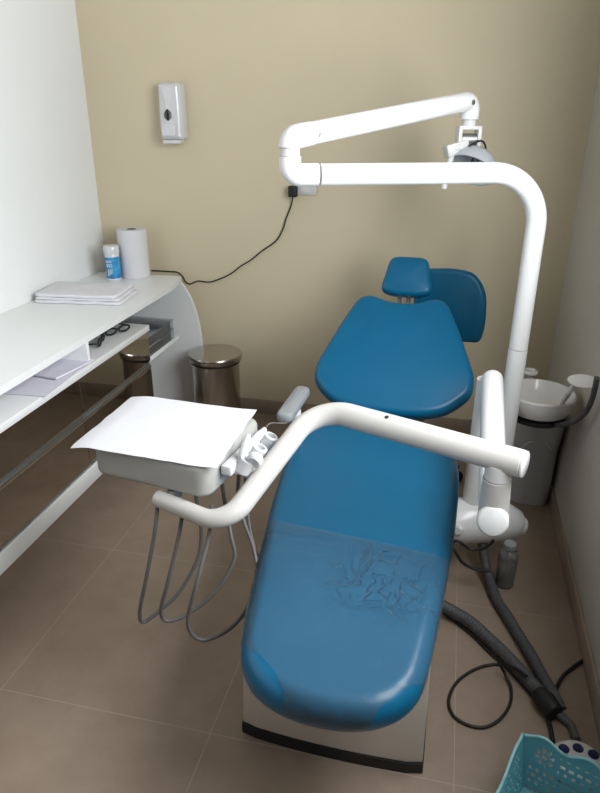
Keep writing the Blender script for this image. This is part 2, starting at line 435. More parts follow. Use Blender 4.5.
# papers in the open slot
def sheet(name, c, w, d, ang, z, m, label, cat='paper', group=None, curl=.004, th=.0012, seed=0):
    bm = B(); nx, ny = 14, 18; V = {}
    rot = Matrix.Rotation(ang, 3, 'Z')
    for lay in (0, 1):
        for i in range(nx+1):
            for j in range(ny+1):
                u, v = (i/nx-.5)*w, (j/ny-.5)*d
                hz = curl*(.5+.5*noise.noise(Vector((u*9+seed, v*9, seed)))) + curl*1.5*max(0, abs(u/w)*2-.75)
                p = rot @ Vector((u, v, 0)); V[lay, i, j] = bm.verts.new((c[0]+p.x, c[1]+p.y, z+hz+lay*th))
    for lay in (0, 1):
        for i in range(nx):
            for j in range(ny): bm.faces.new([V[lay, i, j], V[lay, i+1, j], V[lay, i+1, j+1], V[lay, i, j+1]])
    for i in range(nx):
        for j in (0, ny): bm.faces.new([V[0, i, j], V[0, i+1, j], V[1, i+1, j], V[1, i, j]])
    for j in range(ny):
        for i in (0, nx): bm.faces.new([V[0, i, j], V[0, i, j+1], V[1, i, j+1], V[1, i, j]])
    return tag(obj(name, bm, m), label, cat, group)
sheet('paper_sheet', PZ(40, 378, .66), .21, .297, R(4), .6565, M['paper2'], 'lilac white paper sheet lying nearest the front in the open slot', curl=.0015, seed=2)
sheet('paper_pile', PZ(60, 368, .66), .15, .21, R(-9), .6615, M['paper2'], 'small pile of white forms on top of the sheet in the slot', curl=.003, th=.006, seed=5)

# black spectacles on the shelf
def spectacles(c, ang, label):
    t = thing('eyeglasses', label, 'glasses', (c[0], c[1], .6555), 'black glasses in the open shelf')
    rot = Matrix.Translation((c[0], c[1], .662)) @ Matrix.Rotation(ang, 4, 'Z')
    bm = B()
    for s in (-1, 1):
        o = [rot @ Vector((s*.034+.028*math.cos(a)*(1.0), 0, .013+.013*math.sin(a))) for a in [2*PI*k/24 for k in range(24)]]
        tube(bm, o+[o[0], o[1]], .0045, 8, False)
    tube(bm, [rot @ Vector(p) for p in ((-.008, 0, .016), (0, -.003, .019), (.008, 0, .016))], .0045, 8)
    obj('front_frame', bm, M['cable'], t)
    for s in (-1, 1):
        bm = B(); tube(bm, catmull([rot @ Vector(p) for p in ((s*.062, 0, .016), (s*.066, .02, .016), (s*.06, .08, .012), (s*.058, .115, .008), (s*.056, .138, -.001))], 5), .004, 8)
        obj('temple', bm, M['cable'], t)
    for s in (-1, 1):
        bm = B(); lathe(bm, [(0, -.0008), (.026, -.0008), (.026, .0008), (0, .0008)], 24, rot @ Matrix.Translation((s*.034, 0, .013)) @ Matrix.Rotation(PI/2, 4, 'X') @ Matrix.Diagonal((1, .46, 1, 1)))
        obj('lens', bm, M['pane'], t)
spectacles((-1.392, 2.475), R(64), 'black framed glasses lying nearest the open end of the shelf')
spectacles((-1.395, 2.335), R(108), 'black framed glasses lying beside the white shelf divider')

# folded cloth on the countertop
bm = B()
def clothmap(z0, cx, cy, ang, amp, seed):
    rt = Matrix.Rotation(ang, 3, 'Z')
    def f(u, v, h):
        p = rt @ Vector((u, v, 0))
        k = noise.noise(Vector((u*14+seed, v*14, h*30)))
        return Vector((cx+p.x+.004*k, cy+p.y+.004*k, z0+h*(1+.10*k)+amp*k*(1 if h > .004 else 0)))
    return f
for i, (z0, w, d, t, dx, dy, a) in enumerate(((TZ+.0005, .40, .25, .013, 0, 0, 7), (TZ+.0135, .385, .24, .012, -.006, .004, 8), (TZ+.026, .375, .235, .014, -.01, .0, 6))):
    pad(bm, rrect(w, d, .02), clothmap(z0, -1.605+dx, 2.62+dy, R(a), .0012, i*3.1), t, .0058, .002, n=120, nr=4, nc=10, smooth=False)
tag(obj('folded_cloth', bm, M['fabric']), 'folded white cloth lying on the countertop against the white wall', 'cloth')

# canister
cc = PZ(114.5, 279.5, TZ)
t = thing('canister', 'small blue and white canister standing beside the paper roll', 'bottle', cc)
bm = B(); lathe(bm, [(0, 0), (.033, 0), (.036, .003), (.036, .125), (.034, .132), (0, .132)], 32, Matrix.Translation(cc)); obj('body', bm, M['dispenser'], t)
bm = B(); lathe(bm, [(.0364, .012), (.0366, .013), (.0366, .117), (.0364, .118)], 32, Matrix.Translation(cc), cap=False); lb = obj('label', bm, M['label'], t); lb['label'] = 'blue printed label'
bm = B(); lathe(bm, [(0, .1325), (.0375, .1325), (.0385, .137), (.0385, .165), (.035, .172), (0, .174)], 32, Matrix.Translation(cc)); obj('cap', bm, M['dispenser'], t)
# lettering on the label (blurred strokes in the photo)
bm = B()
def on_can(a, z, r=.0368): return cc+Vector((r*math.sin(a), -r*math.cos(a), z))
for zz, n_, hh in ((.098, 4, .010), (.078, 3, .016)):
    for k in range(n_):
        a0 = R(-26+k*52/n_+(6 if n_ == 3 else 0))
        tube(bm, [on_can(a0, zz-hh/2), on_can(a0, zz+hh/2)], .0014, 6)
        tube(bm, [on_can(a0+R(6.5), zz-hh/2), on_can(a0+R(6.5), zz+hh/2)], .0012, 6)
        tube(bm, [on_can(a0, zz-hh/2), on_can(a0+R(6.5), zz-hh/2)], .0012, 6)
for k in range(3): tube(bm, [on_can(R(-15+k*14), .025+.006*k), on_can(R(-8+k*14), .06)], .0022, 6)
obj('lettering', bm, M['dispenser'], lb)

# paper towel roll
rc = PZ(136, 276, TZ)
t = thing('paper_towel_roll', 'tall white paper towel roll standing on the countertop at the wall corner', 'paper roll', rc)
bm = B(); lathe(bm, [(.024, .001), (.071, 0), (.0735, .003), (.0735, .236), (.071, .24), (.024, .239)], 56, Matrix.Translation(rc), cap=False)
obj('paper', bm, M['paper'], t)
bm = B(); lathe(bm, [(.0235, .0), (.0235, .2395), (.021, .2395), (.021, .0), (.0235, .0)], 32, Matrix.Translation(rc), cap=False); lathe(bm, [(0, .17), (.0208, .17)], 32, Matrix.Translation(rc), cap=False)
obj('core', bm, M['cardboard'], t)

# ------------------------------------------------------------------ wall items
dc = (-1.355, YB, 1.548)
t = thing('soap_dispenser', 'white wall-mounted soap dispenser with a black emblem on the tan wall', 'dispenser', (dc[0], YB-.001, 1.43))
fm = planemap((dc[0], YB-.0005, dc[2]), (1, 0, 0), (0, 0, 1))
bm = B(); pad(bm, [(-.050, .122), (0, .128), (.050, .122), (.056, .08), (.058, 0), (.057, -.085), (.052, -.118), (0, -.122), (-.052, -.118), (-.057, -.085), (-.058, 0), (-.056, .08)], fm, .080, .03, .008, rb=.004)
obj('housing', bm, M['dispenser'], t)
bm = B(); pad(bm, rrect(.070, .052, .008), planemap((dc[0]-.004, YB-.081, dc[2]-.078), (1, 0, 0), (0, 0, 1)), .009, .003, 0, n=60, nr=3, nc=3, smooth=False)
obj('push_panel', bm, M['dispenser'], t)
bm = B(); pad(bm, rrect(.088, .018, .006), planemap((dc[0], YB-.012, dc[2]-.130), (1, 0, 0), (0, 0, 1)), .07, .006, 0, n=60, nr=3, nc=3, smooth=False)
obj('nozzle_guard', bm, M['joint'], t)
bm = B()   # emblem: dark lens of upright bars
ey = YB-.0885
for dx, hh, w in ((-.0165, .013, .0026), (-.0105, .02, .0045), (0, .026, .0135), (.0105, .02, .0045), (.0165, .013, .0026)):
    pad(bm, rrect(w, 2*hh*.95, min(w*.45, .004)), planemap((dc[0]-.003+dx, ey+.0010, dc[2]-.012), (1, 0, 0), (0, 0, 1)), .0016, .0005, 0, n=40, nr=2, nc=2, smooth=False)
obj('emblem', bm, M['black'], t)['label'] = 'black emblem'

sk = PY(303, 187, YB)
t = thing('wall_socket', 'pale grey power socket on the tan wall behind the lamp arm', 'socket', (sk.x, YB, sk.z))
bm = B(); pad(bm, rrect(.115, .07, .008), planemap((sk.x+.012, YB-.0005, sk.z), (1, 0, 0), (0, 0, 1)), .012, .004, 0, n=60, nr=3, nc=3, smooth=False); obj('cover_plate', bm, M['sbox'], t)
bm = B(); box(bm, (sk.x-.012, YB-.0145, sk.z-.02), (sk.x+.036, YB-.0128, sk.z+.02), .0006, 1); obj('outlet', bm, M['joint'], t)
cb = thing('power_cable', 'thin black cable hanging along the tan wall from socket to countertop', 'cable', (sk.x, YB-.02, TZ))
pl = PY(293, 191, YB-.03)
bm = B(); box(bm, (pl.x-.021, YB-.050, pl.z-.028), (pl.x+.021, YB-.013, pl.z+.024), .007, 3); obj('plug', bm, M['black'], cb)
pth = [Vector((pl.x, YB-.032, pl.z-.024))]+[PY(a, b, YB-.012) for a, b in ((291, 206), (286, 219), (283, 229), (276, 241), (262, 251), (251, 260), (241, 266), (232, 273), (222, 278), (210, 282), (198, 281), (190, 284), (185, 281), (183, 277))]
e = [PZ(a, b, TZ+.004) for a, b in ((178, 272.5), (172, 270), (163, 269), (155, 269))]
e = [Vector((p.x, min(p.y, YB-.01), TZ+.004)) for p in e]
bm = B(); tube(bm, catmull(pth+e, 6), .0035, 10); obj('cord', bm, M['cable'], cb)

# ------------------------------------------------------------------ waste bin
bc = Vector((-1.133, 2.965, 0))
t = thing('waste_bin', 'round stainless steel pedal bin on the tiled floor beside the curved white panel', 'bin', bc)
T = Matrix.Translation(bc)
bm = B(); lathe(bm, [(0, .012), (.118, .012), (.121, .016), (.1225, .375), (0, .375)], 64, T); obj('body', bm, M['steel'], t)
bm = B(); lathe(bm, [(.112, 0), (.126, 0), (.128, .004), (.127, .018), (.122, .020), (.112, .018)], 64, T); obj('foot_ring', bm, M['black'], t)
bm = B(); lathe(bm, [(.1215, .3755), (.128, .376), (.128, .390), (.1215, .3905)], 64, T); obj('reflection_band', bm, M['black'], t)  # black band paints the dark reflection below the lid rim
bm = B(); lathe(bm, [(.1225, .391), (.136, .391), (.1375, .394), (.1375, .414), (.134, .4195), (.125, .421), (.07, .426), (0, .428)], 64, T); obj('lid', bm, M['steel'], t)
bm = B(); box(bm, (bc.x-.03, bc.y-.17, .012), (bc.x+.03, bc.y-.105, .02), .004); obj('pedal', bm, M['black'], t)

# ------------------------------------------------------------------ dental chair
KX = -.178
def sx(v): return -.175-.022*(v-1.05)
ZP = [(.85, .460), (.95, .472), (1.1, .482), (1.4, .492), (1.7, .502), (1.95, .515), (2.2, .535)]
def zp(y):
    for (a, za), (b, zb) in zip(ZP, ZP[1:]):
        if y <= b: return za+(zb-za)*(y-a)/(b-a)
    return ZP[-1][1]
ch = thing('dental_chair', 'large blue vinyl dental chair reclined on a beige floor pedestal', 'dental chair', (KX, 1.65, 0))
ST = .095
def seatmap(u, v, h):
    s = (zp(v+.06)-zp(v-.06))/.12; n = Vector((0, -s, 1)).normalized()
    return Vector((sx(v)+u, v, (zp(v-.05)+zp(v)+zp(v+.05))/3-ST))+n*h
half = [(.928, 0), (.933, .06), (.952, .12), (.992, .172), (1.065, .206), (1.25, .232), (1.45, .255), (1.65, .274), (1.9, .284), (2.03, .262), (2.10, .2), (2.118, .1)]
oc = [(w, v) for v, w in half]+[(0, 2.12)]+[(-w, v) for v, w in half[::-1][:-1]]
bm = B(); pad(bm, oc, seatmap, ST, .042, .004, n=160, nr=8, nc=14)
seat_bvh = BVHTree.FromBMesh(bm)
film0 = bm.copy()
obj('seat', bm, M['blue'], ch)
TH = R(39)
bmapb = planemap((KX+.006, 2.13+.072*math.sin(TH), .545-.072*math.cos(TH)), (1, 0, 0), (0, math.cos(TH), math.sin(TH)))
hb = [(0, .514), (.06, .522), (.115, .542), (.152, .540), (.183, .512), (.228, .405), (.278, .265), (.296, .195), (.283, .125), (.208, .055), (.11, .026)]
oc = hb+[(0, .020)]+[(-a, b) for a, b in hb[::-1][:-1]]
bm = B(); pad(bm, oc, bmapb, .072, .028, .012, n=160, nr=8, nc=12)
bbvh = BVHTree.FromBMesh(bm)
back = obj('backrest', bm, M['blue'], ch)
bm = B(); ring = []
bn = Vector((0, -math.sin(TH), math.cos(TH)))
for k in range(64):
    a = 2*PI*k/64; p = bmapb(.006+.122*math.cos(a), .375+.122*math.sin(a), .3)
    hit = bbvh.ray_cast(p, -bn)[0]
    ring.append((hit or p)+bn*(-.0008))
tube(bm, ring+ring[:2], .0011, 6, False); obj('seam_ring', bm, M['seam'], back)
bm = B(); pad(bm, [(a*.8, .05+b*.85) for a, b in oc], planemap((KX+.006, 2.13+.095*math.sin(TH), .545-.095*math.cos(TH)), (1, 0, 0), (0, math.cos(TH), math.sin(TH))), .022, .006, 0, n=100, nr=3, nc=5)
obj('back_shell', bm, M['grey_enamel'], ch)
TH2 = R(55)
hmap = planemap((KX+.013, 2.609+.05*math.sin(TH2), .884-.05*math.cos(TH2)), (1, 0, 0), (0, math.cos(TH2), math.sin(TH2)))
hd = [(0, .157), (.055, .154), (.079, .135), (.092, .075), (.101, .03), (.092, .004), (.05, -.010)]
oc2 = hd+[(0, -.011)]+[(-a, b) for a, b in hd[::-1][:-1]]
bm = B(); pad(bm, oc2, hmap, .055, .022, .008, n=110, nr=7, nc=8); obj('headrest', bm, M['blue'], ch)
bm = B()
for dx in (-.018, .018): tube(bm, [bmapb(.0+dx, .35, -.012), bmapb(.0+dx, .56, -.006), hmap(-.007+dx, .04, -.008)], .009, 12)
box(bm, (-.045, -.03, -.012), (.045, .06, -.001), .004, 2, frame(hmap(-.007, .05, -.0), (0, -math.sin(TH2), math.cos(TH2))))
obj('headrest_bracket', bm, M['metal'], ch)
# pedestal: black foot strip and beige shell, front bowed
def basemap(z): return planemap((KX-.014, 1.25, z), (1, 0, 0), (0, 1, 0))
def bout(w, f, r, g=0):
    o = []
    for k in range(13):
        u = -1+2*k/12; o.append((u*(w-.004*(abs(u) == 1)*0), -f-.012*(1-u*u)-.006*(u+.3)+(.006 if abs(u) == 1 else 0)))
    return [(-w-.001, 0)]+o+[(w+.001, 0), (w, .84-g), (w-.03, .87-g), (-w+.03, .87-g), (-w, .84-g)]
bm = B(); prism(bm, bout(.243, .068, .02), basemap(.0), .034); obj('foot_plate', bm, M['black'], ch)['label'] = 'black rubber foot strip'
bm = B()
def loft(bm, secs):
    V = [[bm.verts.new(p) for p in s] for s in secs]; n = len(V[0])
    for a, b in zip(V, V[1:]):
        for i in range(n): bm.faces.new((a[i], a[(i+1) % n], b[(i+1) % n], b[i]))
    bm.faces.new(V[0][::-1]); bm.faces.new(V[-1])
secs = []
for z, w, f, g in ((.035, .240, .062, 0), (.06, .240, .062, 0), (.30, .236, .050, .02), (.33, .230, .040, .03), (.345, .215, .020, .05)):
    m_ = basemap(z); secs.append([m_(u, v, 0) for u, v in bout(w, f, .02, g)])
loft(bm, secs); obj('pedestal', bm, M['base'], ch)
bm = B(); box(bm, (KX-.16, 1.40, .346), (KX+.15, 2.06, .392), .012); box(bm, (KX-.19, 1.25, .392), (KX+.17, 2.10, .4), .003); obj('lift_carriage', bm, M['grey_enamel'], ch)
# left armrest
a0, a1 = PZ(285, 412, .63), PZ(302, 388, .63)
ad = (a1-a0); ad.z = 0
am = thing('x', None, None, (0, 0, 0)); bpy.data.objects.remove(am)
bm = B(); L_ = ad.length; pad(bm, rrect(L_+.045, .058, .024), planemap((a0+a1)/2+Vector((0, 0, -.035)), ad, Vector((-ad.y, ad.x, 0))), .038, .015, .003, n=90, nr=5, nc=5, smooth=False)
arm = obj('armrest', bm, M['padgrey'], ch); arm['label'] = 'grey padded armrest'
bm = B(); s0 = a0.lerp(a1, .45)+Vector((.012, 0, -.034)); tube(bm, fillet([s0, s0+Vector((.012, 0, -.15)), Vector((KX-.2, s0.y+.02, .44))], .04), .016, 14); obj('armrest_post', bm, M['white_enamel'], arm)
# side casting that carries the columns
bm = B()
cz = .182
tube(bm, [(.05, 2.06, cz-.01), (.12, 2.08, cz), (.2, 2.1, cz), (.28, 2.12, cz-.005), (.325, 2.13, cz-.02), (.36, 2.135, cz-.03)], [.075, .085, .082, .072, .055, .036], 28, True, .02)
obj('side_casting', bm, M['white_enamel'], ch)
bm = B(); lathe(bm, [(.017, 0), (.017, .012), (.013, .016), (0, .016)], 20, frame((.118, 2.0, cz+.015), (-.35, -1, .2))); obj('casting_knob', bm, M['dispenser'], ch)

# clear plastic film over the foot end (wrapped on the cushion)
bm = film0
bmesh.ops.recalc_face_normals(bm, faces=bm.faces[:])
cuts = [(PZ(265, 524, .48), PZ(392, 546, .495))]
corner = [[(239, 648), (272, 668), (284, 690), (282, 730)], [(350, 740), (366, 718), (394, 694), (434, 676)]]
def seat_hit(x, y):
    d = ray(x, y); h = seat_bvh.ray_cast(EYE, d.normalized())[0]
    return h if h is not None else PZ(x, y, .44)
CL = [[seat_hit(*p) for p in q] for q in corner]
for a, b in [(cuts[0][0], cuts[0][1])]+[(q[i], q[i+1]) for q in CL for i in range(len(q)-1)]:
    d = b-a; n = Vector((-d.y, d.x, 0)).normalized()
    bmesh.ops.bisect_plane(bm, geom=bm.verts[:]+bm.edges[:]+bm.faces[:], plane_co=a, plane_no=n, dist=1e-5)
def side(p, a, b): return (b.x-a.x)*(p.y-a.y)-(b.y-a.y)*(p.x-a.x)
def covered(p):
    if side(p, *cuts[0]) > 0: return False
    if p.z < zp(max(.86, p.y))-.060: return False
    for q in CL:
        if all(side(p, q[i], q[i+1]) < 0 for i in range(len(q)-1)): return False
    return True
bmesh.ops.delete(bm, geom=[f for f in bm.faces if not covered(f.calc_center_median())], context='FACES')
bmesh.ops.triangulate(bm, faces=[f for f in bm.faces if len(f.verts) > 4])
bmesh.ops.subdivide_edges(bm, edges=[e for e in bm.edges if e.calc_length() > .012], cuts=2, use_grid_fill=True)
bm.normal_update()
for v in bm.verts:
    p = v.co; k = noise.noise(Vector((p.x*9, p.y*16, 1))); g = noise.noise(Vector((p.x*30+p.y*14, p.y*26, 7)))
    v.co = p+v.normal*(.0032+.0012*k+.0020*max(0, g-.1))
tag(obj('plastic_film', bm, M['film'], smooth=180), 'clear wrinkled plastic film covering the foot end of the blue chair', 'plastic cover')

# ------------------------------------------------------------------ operating light on its post
PXY = (.256, 2.25)
lt = thing('operating_light', 'white swan-neck dental operating light on a tall post beside the chair', 'dental light', (PXY[0], PXY[1], .2))
JL = Vector((-.485, 1.96, 1.380)); ZA = 1.380
Q = [Vector((PXY[0], PXY[1], .23)), Vector((PXY[0], PXY[1], .80))]
bm = B(); tube(bm, Q, .0325, 32); obj('lower_post', bm, M['white_enamel'], lt)
bm = B(); tube(bm, fillet([(PXY[0], PXY[1], .802), (PXY[0], PXY[1], ZA), (JL.x+.085, JL.y+.085*(PXY[1]-JL.y)/(PXY[0]-JL.x), ZA)], .165, 24), .0315, 32); obj('swan_neck_arm', bm, M['white_enamel'], lt)
bm = B(); dirA = (Vector((PXY[0], PXY[1], 0))-Vector((JL.x, JL.y, 0))).normalized()
tube(bm, fillet([Vector((JL.x, JL.y, ZA))+dirA*.0845, Vector((JL.x, JL.y, ZA)), (JL.x, JL.y, ZA+.052)], .03, 12), .0325, 32); obj('lower_elbow', bm, M['white_enamel'], lt)
bm = B(); tube(bm, [(JL.x, JL.y, ZA+.053), (JL.x, JL.y, ZA+.074)], .0285, 32); obj('swivel_neck', bm, M['joint'], lt)
TIP = Vector((.018, 2.6, 1.588)); ZU = 1.482
dU = (TIP-Vector((JL.x, JL.y, ZU))).normalized()
bm = B(); tube(bm, fillet([(JL.x, JL.y, ZA+.0745), (JL.x, JL.y, ZU), Vector((JL.x, JL.y, ZU))+dU*.085], .03, 12), .034, 32, True, .006); obj('upper_elbow', bm, M['white_enamel'], lt)
bm = B(); tube(bm, [Vector((JL.x, JL.y, ZU))+dU*.0855, TIP-dU*.045], .0325, 32); obj('spring_arm', bm, M['white_enamel'], lt)
bm = B(); tube(bm, fillet([TIP-dU*.0445, TIP, TIP+Vector((0, 0, -.06))], .028, 12), .033, 32); obj('tip_elbow', bm, M['white_enamel'], lt)
for p, d in ((Vector((JL.x, JL.y, ZU))+dU*.08, (.45, -.9, -.1)), (TIP-dU*.03, (.45, -.9, -.1))):
    bm = B(); dd = Vector(d); dd = (dd-dU*dd.dot(dU)).normalized(); lathe(bm, [(.009, .029), (.009, .0345), (.006, .0355), (0, .0355)], 18, frame(p, dd)); obj('arm_screw', bm, M['metal'], lt)
bm = B(); tube(bm, [TIP+Vector((0, 0, -.0605)), TIP+Vector((0, 0, -.085))], .024, 24); obj('head_neck', bm, M['joint'], lt)
hc = TIP+Vector((.002, 0, -.115))
bm = B(); RZ = Matrix.Translation(hc) @ Matrix.Rotation(R(20), 4, 'Z')
box(bm, (-.042, -.022, .020), (.042, .022, .034), .004, 2, RZ)
for s in (-1, 1): box(bm, (s*.036-.007, -.022, -.045), (s*.036+.007, .022, .03), .004, 2, RZ)
obj('head_fork', bm, M['joint'], lt)
bm = B(); lathe(bm, [(.02, -.028), (.02, .028)], 24, RZ @ Matrix.Translation((0, 0, -.012)) @ Matrix.Rotation(PI/2, 4, 'Y')); obj('tilt_hinge', bm, M['metal'], lt)
head = None
lax = Vector((-.30, -.62, -.72)).normalized()            # beam axis
lc = PY(474, 163, 2.60)
LM = frame(lc, -lax, (1, .1, 0))
bm = B(); box(bm, (-.060, -.026, -.022), (.024, .026, .022), .005, 2, Matrix.Translation(hc+Vector((-.022, -.012, -.040))) @ Matrix.Rotation(R(-16), 4, 'Y') @ Matrix.Rotation(R(22), 4, 'Z')); obj('lamp_block', bm, M['joint'], lt)
bm = B(); lathe(bm, [(0, .052), (.03, .049), (.06, .036), (.082, .010), (.092, -.022), (.094, -.034), (.089, -.034), (.086, -.022), (.076, .006), (.055, .030), (.03, .042), (0, .045)], 48, LM @ Matrix.Diagonal((1.0, .85, 1, 1)), cap=False)
rf = obj('reflector', bm, M['reflector'], lt)
bm = B(); lathe(bm, [(0, -.012), (.012, -.012), (.014, .006), (.012, .040), (0, .042)], 20, LM); obj('bulb', bm, M['clearbox'], rf)
bm = B(); hp = [PY(a, b, 2.56) for a, b in ((462, 147), (455, 149), (451, 158), (448, 170), (445, 184), (444, 189))]
tube(bm, [p for p in catmull(hp, 6)], .0105, 16, True, .006); obj('handle', bm, M['white_enamel'], lt)
bm = B(); cp = [PY(a, b, y) for a, b, y in ((469, 146, 2.56), (476, 142, 2.565), (482, 141, 2.58), (485, 145, 2.60), (486, 152, 2.63))]
tube(bm, catmull(cp, 6), .0035, 8); obj('lamp_cord', bm, M['cable'], lt)

# ------------------------------------------------------------------ delivery unit
du = thing('delivery_unit', 'white jointed arm carrying a grey instrument tray across the blue chair', 'dental unit', (.15, 2.1, .2))
EL = Vector((.160, 1.42, .636)); CT = Vector((.170, 2.08, .742))
bm = B(); tube(bm, [(.158, 2.10, .22), (.158, 2.10, .735)], .036, 28); obj('column', bm, M['white_enamel'], du)
bm = B(); ax = (CT-EL).normalized()
tube(bm, [EL+ax*.03, CT-ax*.01, CT+ax*.03], [.036, .035, .035], 28, True, .032); obj('spring_arm', bm, M['white_enamel'], du)
bm = B(); lathe(bm, [(.030, -.052), (.038, -.044), (.038, .034), (.034, .040), (.031, .042), (.0, .043)], 36, frame(EL, (-.10, -1, .32))); obj('elbow_drum', bm, M['white_enamel'], du)
AR = Vector((.157, 1.42, .80))
bm = B(); tube(bm, [EL+Vector((0, .012, .01)), EL+Vector((0, .012, .02)), Vector((AR.x, AR.y+.006, .745))], [.037, .037, .0335], 28); obj('pivot_post', bm, M['grey_enamel'], du)
bm = B(); tube(bm, [(AR.x, AR.y+.006, .746), (AR.x, AR.y+.006, .785)], .031, 28); obj('pivot_collar', bm, M['joint'], du)
c1 = Vector((-.325, 1.612, .80)); c2 = PZ(225, 526, .645)
A0 = PZ(523, 464, .80)
A3 = PZ(157, 498, .652)
pa = fillet([A0, c1, c2, A3], [.10, .07], 18)
bm = B(); tube(bm, pa, [.0335-.006*min(1, max(0, (i-1)/18))-.006*max(0, (i-20)/(len(pa)-20)) for i in range(len(pa))], 32, True, .004); obj('tray_arm', bm, M['grey_enamel'], du)
ed = (A0-c1).normalized()
bm = B(); lathe(bm, [(0, .0), (.0325, 0), (.0325, .004), (.029, .0065), (0, .007)], 32, frame(A0+ed*.0005, ed)); obj('arm_cap', bm, M['white_enamel'], du)
bm = B(); pp = A0.lerp(c1, .62)+Vector((-.0, -.012, .0315)); lathe(bm, [(.005, -.002), (.005, .002), (.003, .003), (0, .003)], 14, frame(pp, (0, -.35, 1))); obj('arm_screw', bm, M['black'], du)
# tray head
T0, T1, T2 = Vector((-.835, 1.297, 0)), Vector((-.512, 1.246, 0)), None
tu = (T1-T0).normalized(); tv = Vector((-tu.y, tu.x, 0))
tc_ = (T0+T1)/2+tv*.178-tu*.012
bm = B(); pad(bm, rrect(.345, .31, .035), planemap((tc_.x-tu.x*.0125, tc_.y-tu.y*.0125, .675), tu, tv), .093, .018, 0, n=140, nr=7, nc=4, smooth=False, rb=.017)
tr = obj('tray_head', bm, M['tray'], du)
bm = B(); tube(bm, [(A3.x+.04, A3.y+.02, .655), (A3.x+.04, A3.y+.02, .6748)], .018, 20); obj('tray_pivot', bm, M['metal'], du)
# instrument holder on the right edge
hb0 = T1+tv*.09-tu*.005
bm = B(); box(bm, (0, -.008, -.016), (.030, .21, .012), .006, 2, Matrix.Translation((hb0.x-.006, hb0.y, .735)) @ Matrix.Rotation(math.atan2(tu.y, tu.x), 4, 'Z'))
for k in range(3):
    c = hb0+tv*(.035+.07*k)+tu*.042; lathe(bm, [(.016, -.022), (.021, -.018), (.021, .018), (.018, .02), (.013, .02), (.013, -.022)], 20, frame((c.x, c.y, .735), Vector((.45, .1, .9)), tu))
obj('instrument_holder', bm, M['dispenser'], du)
# hanging hoses
def hose(pts, r=.0052):
    bm = B(); tube(bm, catmull([PY(a, b, y) for a, b, y in pts], 7), r, 10); obj('hose', bm, M['hose_thin'], du)
hose([(158, 499, 1.29), (155, 530, 1.25), (147, 575, 1.215), (140, 610, 1.205), (143, 622, 1.21), (158, 612, 1.235), (180, 591, 1.27), (198, 558, 1.31), (201, 530, 1.34), (197, 503, 1.37), (193, 478, 1.40)])
hose([(183, 506, 1.29), (179, 535, 1.245), (168, 582, 1.20), (161, 610, 1.195), (167, 621, 1.20), (188, 614, 1.225), (216, 591, 1.26), (234, 560, 1.30), (231, 536, 1.32), (226, 510, 1.36), (222, 484, 1.39)])
hose([(212, 505, 1.30), (209, 535, 1.25), (197, 582, 1.18), (188, 618, 1.165), (192, 634, 1.17), (205, 640, 1.18), (228, 630, 1.21), (246, 610, 1.25), (257, 580, 1.30), (254, 550, 1.35), (244, 522, 1.40), (238, 500, 1.43), (239, 472, 1.44)])
hose([(245, 462, 1.49), (246, 490, 1.47), (250, 530, 1.42), (262, 570, 1.38), (276, 590, 1.42), (285, 560, 1.5)], .0048)

# instruments resting in the holders
def syringe(c, d, label, tip, big):
    c = Vector(c); d = Vector(d).normalized()
    t = thing('dental_syringe', label, 'dental instrument', c, 'instruments at the tray edge')
    Mx = frame(c, d, (0, 1, 0))
    if big:
        bm = B(); lathe(bm, [(0, -.012), (.022, -.011), (.027, -.004), (.027, .004), (.022, .011), (0, .012)], 28, Mx @ Matrix.Translation((0, 0, .0)) @ Matrix.Rotation(R(80), 4, 'Y') @ Matrix.Diagonal((1, .78, 1, 1))); obj('paddle', bm, M['dispenser'], t)
        bm = B(); lathe(bm, [(.010, -.07), (.013, -.06), (.013, -.015), (.009, -.008)], 20, Mx); obj('handle', bm, M['joint'], t)
    else:
        bm = B(); lathe(bm, [(0, -.06), (.010, -.06), (.0115, -.05), (.0115, .02), (.008, .034), (.006, .045), (0, .045)], 20, Mx); obj('handle', bm, M['dispenser'], t)
    if tip:
        bm = B(); e0 = Mx @ Vector((0, 0, .042)); tube(bm, catmull([e0, e0+d*.02, e0+d*.02+Vector(tip)*.5, e0+d*.02+Vector(tip)], 5), .0019, 8); obj('tip', bm, M['chrome'], t)
syringe(PZ(255, 460, .755), (.35, -.25, .7), 'white paddle-headed instrument standing at the near end of the tray holder', None, True)
syringe(PZ(244, 451, .765), (.15, .45, .85), 'white slim instrument resting in the middle of the tray holder', None, False)
syringe(PZ(254, 441, .765), (.45, .5, .5), 'white syringe with a thin metal tip at the far end of the holder', (.040, .022, -.004), False)

# paper sheet over the tray
LF, LB_, RB_, RF = PZ(70, 446, .765), PZ(131, 393, .775), PZ(257, 410, .775), PZ(217, 471, .765)
bm = B(); N1, N2 = 40, 34; V = {}; zt = .7695
for lay in (0, 1):
    for i in range(N1+1):
        for j in range(N2+1):
            u, v = i/N1, j/N2
            p = LF.lerp(RF, u).lerp(LB_.lerp(RB_, u), v)
            z = zt+.0016+.0012*noise.noise(Vector((u*5, v*5, 3)))+.0006*abs(noise.noise(Vector((u*3+v*8, v*2, 9))))
            if v < .09: z -= .3*(.09-v)**1.9
            if u < .14: z -= .010*((.14-u)/.14)**1.5
            if u > .9: z += .004*((u-.9)/.1)
            if lay: z += .0007
            edge = .004*noise.noise(Vector((u*6, v*6, 1)))
            V[lay, i, j] = bm.verts.new((p.x+(edge if i in (0, N1) else 0), p.y+(edge if j in (0, N2) else 0), z))
for lay in (0, 1):
    for i in range(N1):
        for j in range(N2): bm.faces.new([V[lay, i, j], V[lay, i+1, j], V[lay, i+1, j+1], V[lay, i, j+1]])
